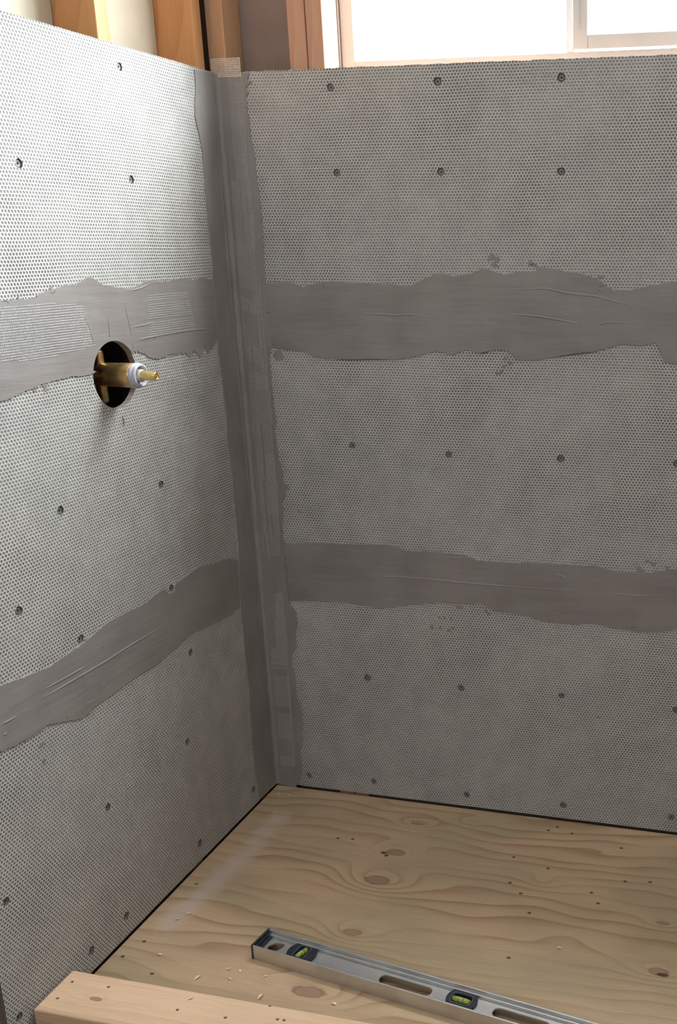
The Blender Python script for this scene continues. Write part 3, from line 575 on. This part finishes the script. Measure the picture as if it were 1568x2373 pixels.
# ------------------------------------------------------------------ brass shower valve in the cut-out
v = tag(empty('shower_valve', (-.084, HC[0], HC[1])), 'brass shower valve body with white ring, sticking out of the round hole', 'valve')
AX = Matrix.Rotation(math.pi/2, 4, 'Y')
def vp(x): return Matrix.Translation((x+.084, 0, 0)) @ AX
bm = bmesh.new()
lathe(bm, [(0, -.052), (.0150, -.052), (.0165, -.050), (.0168, -.030), (.0182, -.026), (.0186, -.004), (.0182, .003), (.0188, .006), (.0190, .028), (.0180, .031), (.0165, .0315), (0, .0315)], vp(0.004), 44)
link('valve_body', bm, m_pipe, v, smooth=False)
for p in v.children[0].data.polygons: p.use_smooth = True
bm = bmesh.new()
box(bm, .030, .064, -.0080, .0080, -.047, .040, bev=.0065, seg=4)
lathe(bm, [(0, -.052), (.0085, -.051), (.0105, -.044), (.0105, -.012), (.012, -.008), (.012, .008), (.0105, .012), (.0105, .034), (.006, .038), (0, .039)], Matrix.Translation((.046, 0, 0)), 28)
lathe(bm, [(0, -.062), (.0100, -.062), (.0110, -.050), (.0110, .050), (0, .052)], Matrix.Translation((.040, -.006, 0)) @ Matrix.Rotation(math.pi/2, 4, 'X'), 28)
o = link('inlet_port', bm, m_pipe, v)
for p in o.data.polygons: p.use_smooth = True
bm = bmesh.new(); lathe(bm, [(0, -.006), (.024, -.006), (.026, 0), (.024, .033), (0, .034)], Matrix.Translation((0.006, 0, 0)) @ AX, 30); link('mounting_boss', bm, m_pipe, v)
bm = bmesh.new()
lathe(bm, [(.0130, .0335), (.0180, .0335), (.0196, .0355), (.0196, .0395), (.0175, .0405), (.0180, .0415), (.0180, .0445), (.0165, .0455), (.0148, .0455), (.0140, .0440), (.0138, .0380), (.0085, .0375), (.0085, .0340)], vp(0), 44)
o = link('retaining_ring', bm, m_white, v)
for p in o.data.polygons: p.use_smooth = True
bm = bmesh.new()
lathe(bm, [(.0098, .034), (.0098, .0455), (.0090, .047), (.0072, .0472), (.0072, .034)], vp(0), 32); o = link('inner_sleeve', bm, m_white, v)
bm = bmesh.new()
lathe(bm, [(0, .030), (.0080, .030), (.0078, .047), (.0066, .0700), (.0060, .0712), (.0046, .0712), (.0040, .0690), (.0040, .060), (0, .059)], vp(0), 32)
o = link('stem', bm, m_pipe2, v)
for p in o.data.polygons: p.use_smooth = True

# ------------------------------------------------------------------ curb timbers
def timber(d, label):
    bm = bmesh.new(); box(bm, *d, bev=.0035, seg=3)
    return tag(link('curb_board', bm, m_curb, origin=((d[0]), (d[2]+d[3])/2, d[4])), label, 'timber')
o = timber((.0045, X1-.004, -.7085, -.6250, .0145, .0460), 'pale pine board lying flat across the front of the plywood floor, with small nail holes')
timber((.0090, X1-.004, -.7045, -.6250, ZF, .0145), 'lower pine board hidden beneath the pale front board')

# ------------------------------------------------------------------ spirit level
lv = tag(empty('spirit_level', (.2285, -.4945, 0), math.radians(-8.4)), 'aluminium spirit level with two green vials lying on its side on the plywood', 'spirit level')
LL, WD, HT = .725, .0445, .0250
def rrect(x0, x1, y0, y1, r, n=5):
    out = []
    for cx, cy, a in ((x1-r, y0+r, -90), (x1-r, y1-r, 0), (x0+r, y1-r, 90), (x0+r, y0+r, 180)):
        for i in range(n+1):
            t_ = math.radians(a+90*i/n); out.append((cx+r*math.cos(t_), cy+r*math.sin(t_)))
    return out
FZ = lambda u, v_, d: Vector((u, v_, d))
def plate(bm, outline, holes, z0, z1, mi=0):
    V, T = tri(outline, holes); sheet(bm, FZ, V, T, z1, mi=mi); sheet(bm, FZ, V, T, z0, mi=mi)
    wallstrip(bm, FZ, outline, z0, outline, z1, mi)
    for h in holes: wallstrip(bm, FZ, h, z0, h, z1, mi)
bm = bmesh.new()
hang = [(.0150, .0190), (.0185, .0120), (.0245, .0100), (.0350, .0140), (.0400, .0240), (.0390, .0310), (.0330, .0320), (.0220, .0290)]
hang = [(x-.001, y+.001) for x, y in hang]
holes = [hang, rrect(.221, .311, .0130, .0315, .0085), rrect(.414, .504, .0130, .0315, .0085), rrect(.662, .700, .0130, .0315, .0085)]
bm2 = bmesh.new()
plate(bm2, [(0, .002), (LL, .002), (LL, WD-.002), (0, WD-.002)], holes, .0115, .0140)
bmesh.ops.remove_doubles(bm2, verts=bm2.verts[:], dist=1e-6)
box(bm2, 0, LL, 0, .0030, 0, HT, bev=.0006); box(bm2, 0, LL, WD-.0030, WD, 0, HT, bev=.0006)
box(bm2, 0, LL, .0030, .0042, .0140, .0178, bev=.0003); box(bm2, 0, LL, WD-.0068, WD-.0030, .0140, .0192, bev=.0006)
bm.free(); link('level_body', bm2, m_alu, lv)
def cap(x0, s):
    bm = bmesh.new(); a, b = sorted((x0, x0-s*.0034)); box(bm, a, b, -.0006, WD+.0006, -.0, HT+.0006, bev=.0008)
    a, b = sorted((x0, x0+s*.0090)); box(bm, a, b, .0044, WD-.0070, .0140, .0172, bev=.0006)
    a, b = sorted((x0, x0+s*.0040)); box(bm, a, b, .0032, WD-.0032, .0140, .0215, bev=.0006)
    a, b = sorted((x0+s*.0052, x0+s*.0062)); box(bm, a, b, .0075, WD-.0110, .0168, .0178, bev=.0003, mi=1)
    link('end_cap', bm, [m_navy, m_navy2], lv)
cap(0, 1); cap(LL, -1)
def housing(cx, across):
    y0, y1 = .0044, WD-.0046; w = .0245; out = []
    for i in range(13):
        k = i/12; out.append((cx+w-.0075*(2*k-1)**2-(.0 if .0 < k < 1 else .001), y0+(y1-y0)*k))
    for i in range(13):
        k = 1-i/12; out.append((cx-w+.0075*(2*k-1)**2+(.0 if .0 < k < 1 else .001), y0+(y1-y0)*k))
    cy = (y0+y1)/2
    hx, hy = (.0085, .0120) if across else (.0150, .0085)
    bm = bmesh.new(); hl = rrect(cx-hx, cx+hx, cy-hy, cy+hy, .0045)
    plate(bm, out, [hl], .0142, .0186)
    rim_o = rrect(cx-hx-.0032, cx+hx+.0032, cy-hy-.0030, cy+hy+.0030, .0065); rim_i = rrect(cx-hx-.0012, cx+hx+.0012, cy-hy-.0012, cy+hy+.0012, .005)
    plate(bm, rim_o, [rim_i], .0186, .0195, 1)
    f = bm.faces.new([bm.verts.new((x, y, .0143)) for x, y in hl])
    h = link('vial_housing', bm, [m_navy, m_navy2], lv)
    bm = bmesh.new(); L = hy-.001 if across else hx-.001
    rot = Matrix.Rotation(math.radians(90 if across else 0), 4, 'Z') @ Matrix.Rotation(math.pi/2, 4, 'Y')
    if across: rot = Matrix.Rotation(math.radians(-14), 4, 'Z') @ rot
    Mx = Matrix.Translation((cx, cy-.001, .0172)) @ rot
    lathe(bm, [(0, -L), (.0038, -L), (.0044, -L*.5), (.0045, 0), (.0044, L*.5), (.0038, L), (0, L)], Mx, 24)
    lathe(bm, [(0, -L*.62), (.0030, -L*.58), (.0032, -L*.2), (.0030, L*.12), (0, L*.16)], Matrix.Translation((0, 0, .0016)) @ Mx, 16, mi=1)
    for q in (-.3, .3): lathe(bm, [(.0045, q*L-.0003), (.0047, q*L-.0003), (.0047, q*L+.0003), (.0045, q*L+.0003)], Mx, 24, mi=2)
    vv = link('vial', bm, [m_vial, m_bub, m_navy], h)
    for p in vv.data.polygons: p.use_smooth = True
housing(.0775, True); housing(.3625, False); housing(.6300, True)

# ------------------------------------------------------------------ wood shavings
def shaving_mesh(seed):
    r = random.Random(seed); bm = bmesh.new(); n = 7; w = .0016+r.random()*.0008; rows = []
    for i in range(n+1):
        a = -1.0+2.0*i/n; x = .0046*a; z = .0022*(1-a*a)*.8+.0003; k = w*(1-.45*a*a)
        rows.append([bm.verts.new((x, s_*k+.0006*a*a, z+dz)) for s_, dz in ((-1, 0), (1, 0), (1, .0008), (-1, .0008))])
    for a, b in zip(rows, rows[1:]):
        for j in range(4): bm.faces.new((a[j], a[(j+1) % 4], b[(j+1) % 4], b[j]))
    bm.faces.new(rows[0]); bm.faces.new(rows[-1]); bmesh.ops.recalc_face_normals(bm, faces=bm.faces[:])
    me = bpy.data.meshes.new('wood_shaving'); bm.to_mesh(me); bm.free(); me.materials.append(m_shav); return me
m_shav = plain('shaving_pine', (0.86, 0.68, 0.45), .6, 0, 300, .12)
sm_ = [shaving_mesh(i) for i in range(3)]
SH = ['pale wood shaving on the plywood near the left wall, with a scratch trailing from it', 'upright pale shaving on the plywood halfway between the front board and the level end',
      'thin short shaving on the plywood, left one of the close pair near the level end', 'thin short shaving on the plywood, right one of the close pair near the level end',
      'small round shaving below the close pair of thin shavings', 'small shaving on the plywood just below the end of the level',
      'upright shaving standing against the back edge of the front pine board', 'whitish shaving at the lower end of the dusty smear on the plywood',
      'whitish shaving in the middle of the dusty smear beside the left wall', 'light curled shaving near the right of the open plywood, above the level',
      'small pale shaving in the inside corner on the floor, left of two', 'small pale shaving in the inside corner on the floor, right of two', 'light shaving by the wood knot between the front board and the level']
AN = [.2, 1.3, .8, -.8, -.3, .7, 1.4, .5, .8, 0, .5, .1, -.2]; SC = [.8, 1.25, .7, .75, .7, .7, 1.2, .9, .8, .8, .8, .6, .9]
for i, ((x, y), lb) in enumerate(zip(F_SHAVINGS, SH)):
    o = bpy.data.objects.new('wood_shaving', sm_[i % 3]); COL.objects.link(o); o.location = (x, y, .0); o.rotation_euler = (0, 0, AN[i]); o.scale = (SC[i],)*3
    tag(o, lb, 'wood shaving', 'loose wood shavings')
o = bpy.data.objects.new('wood_shaving', sm_[0]); COL.objects.link(o); o.location = (C_SHAVINGS[0][0], C_SHAVINGS[0][1], .0460); o.rotation_euler = (0, 0, .9); o.scale = (.8,)*3
tag(o, 'pale shaving lying on top of the front pine board', 'wood shaving', 'loose wood shavings')
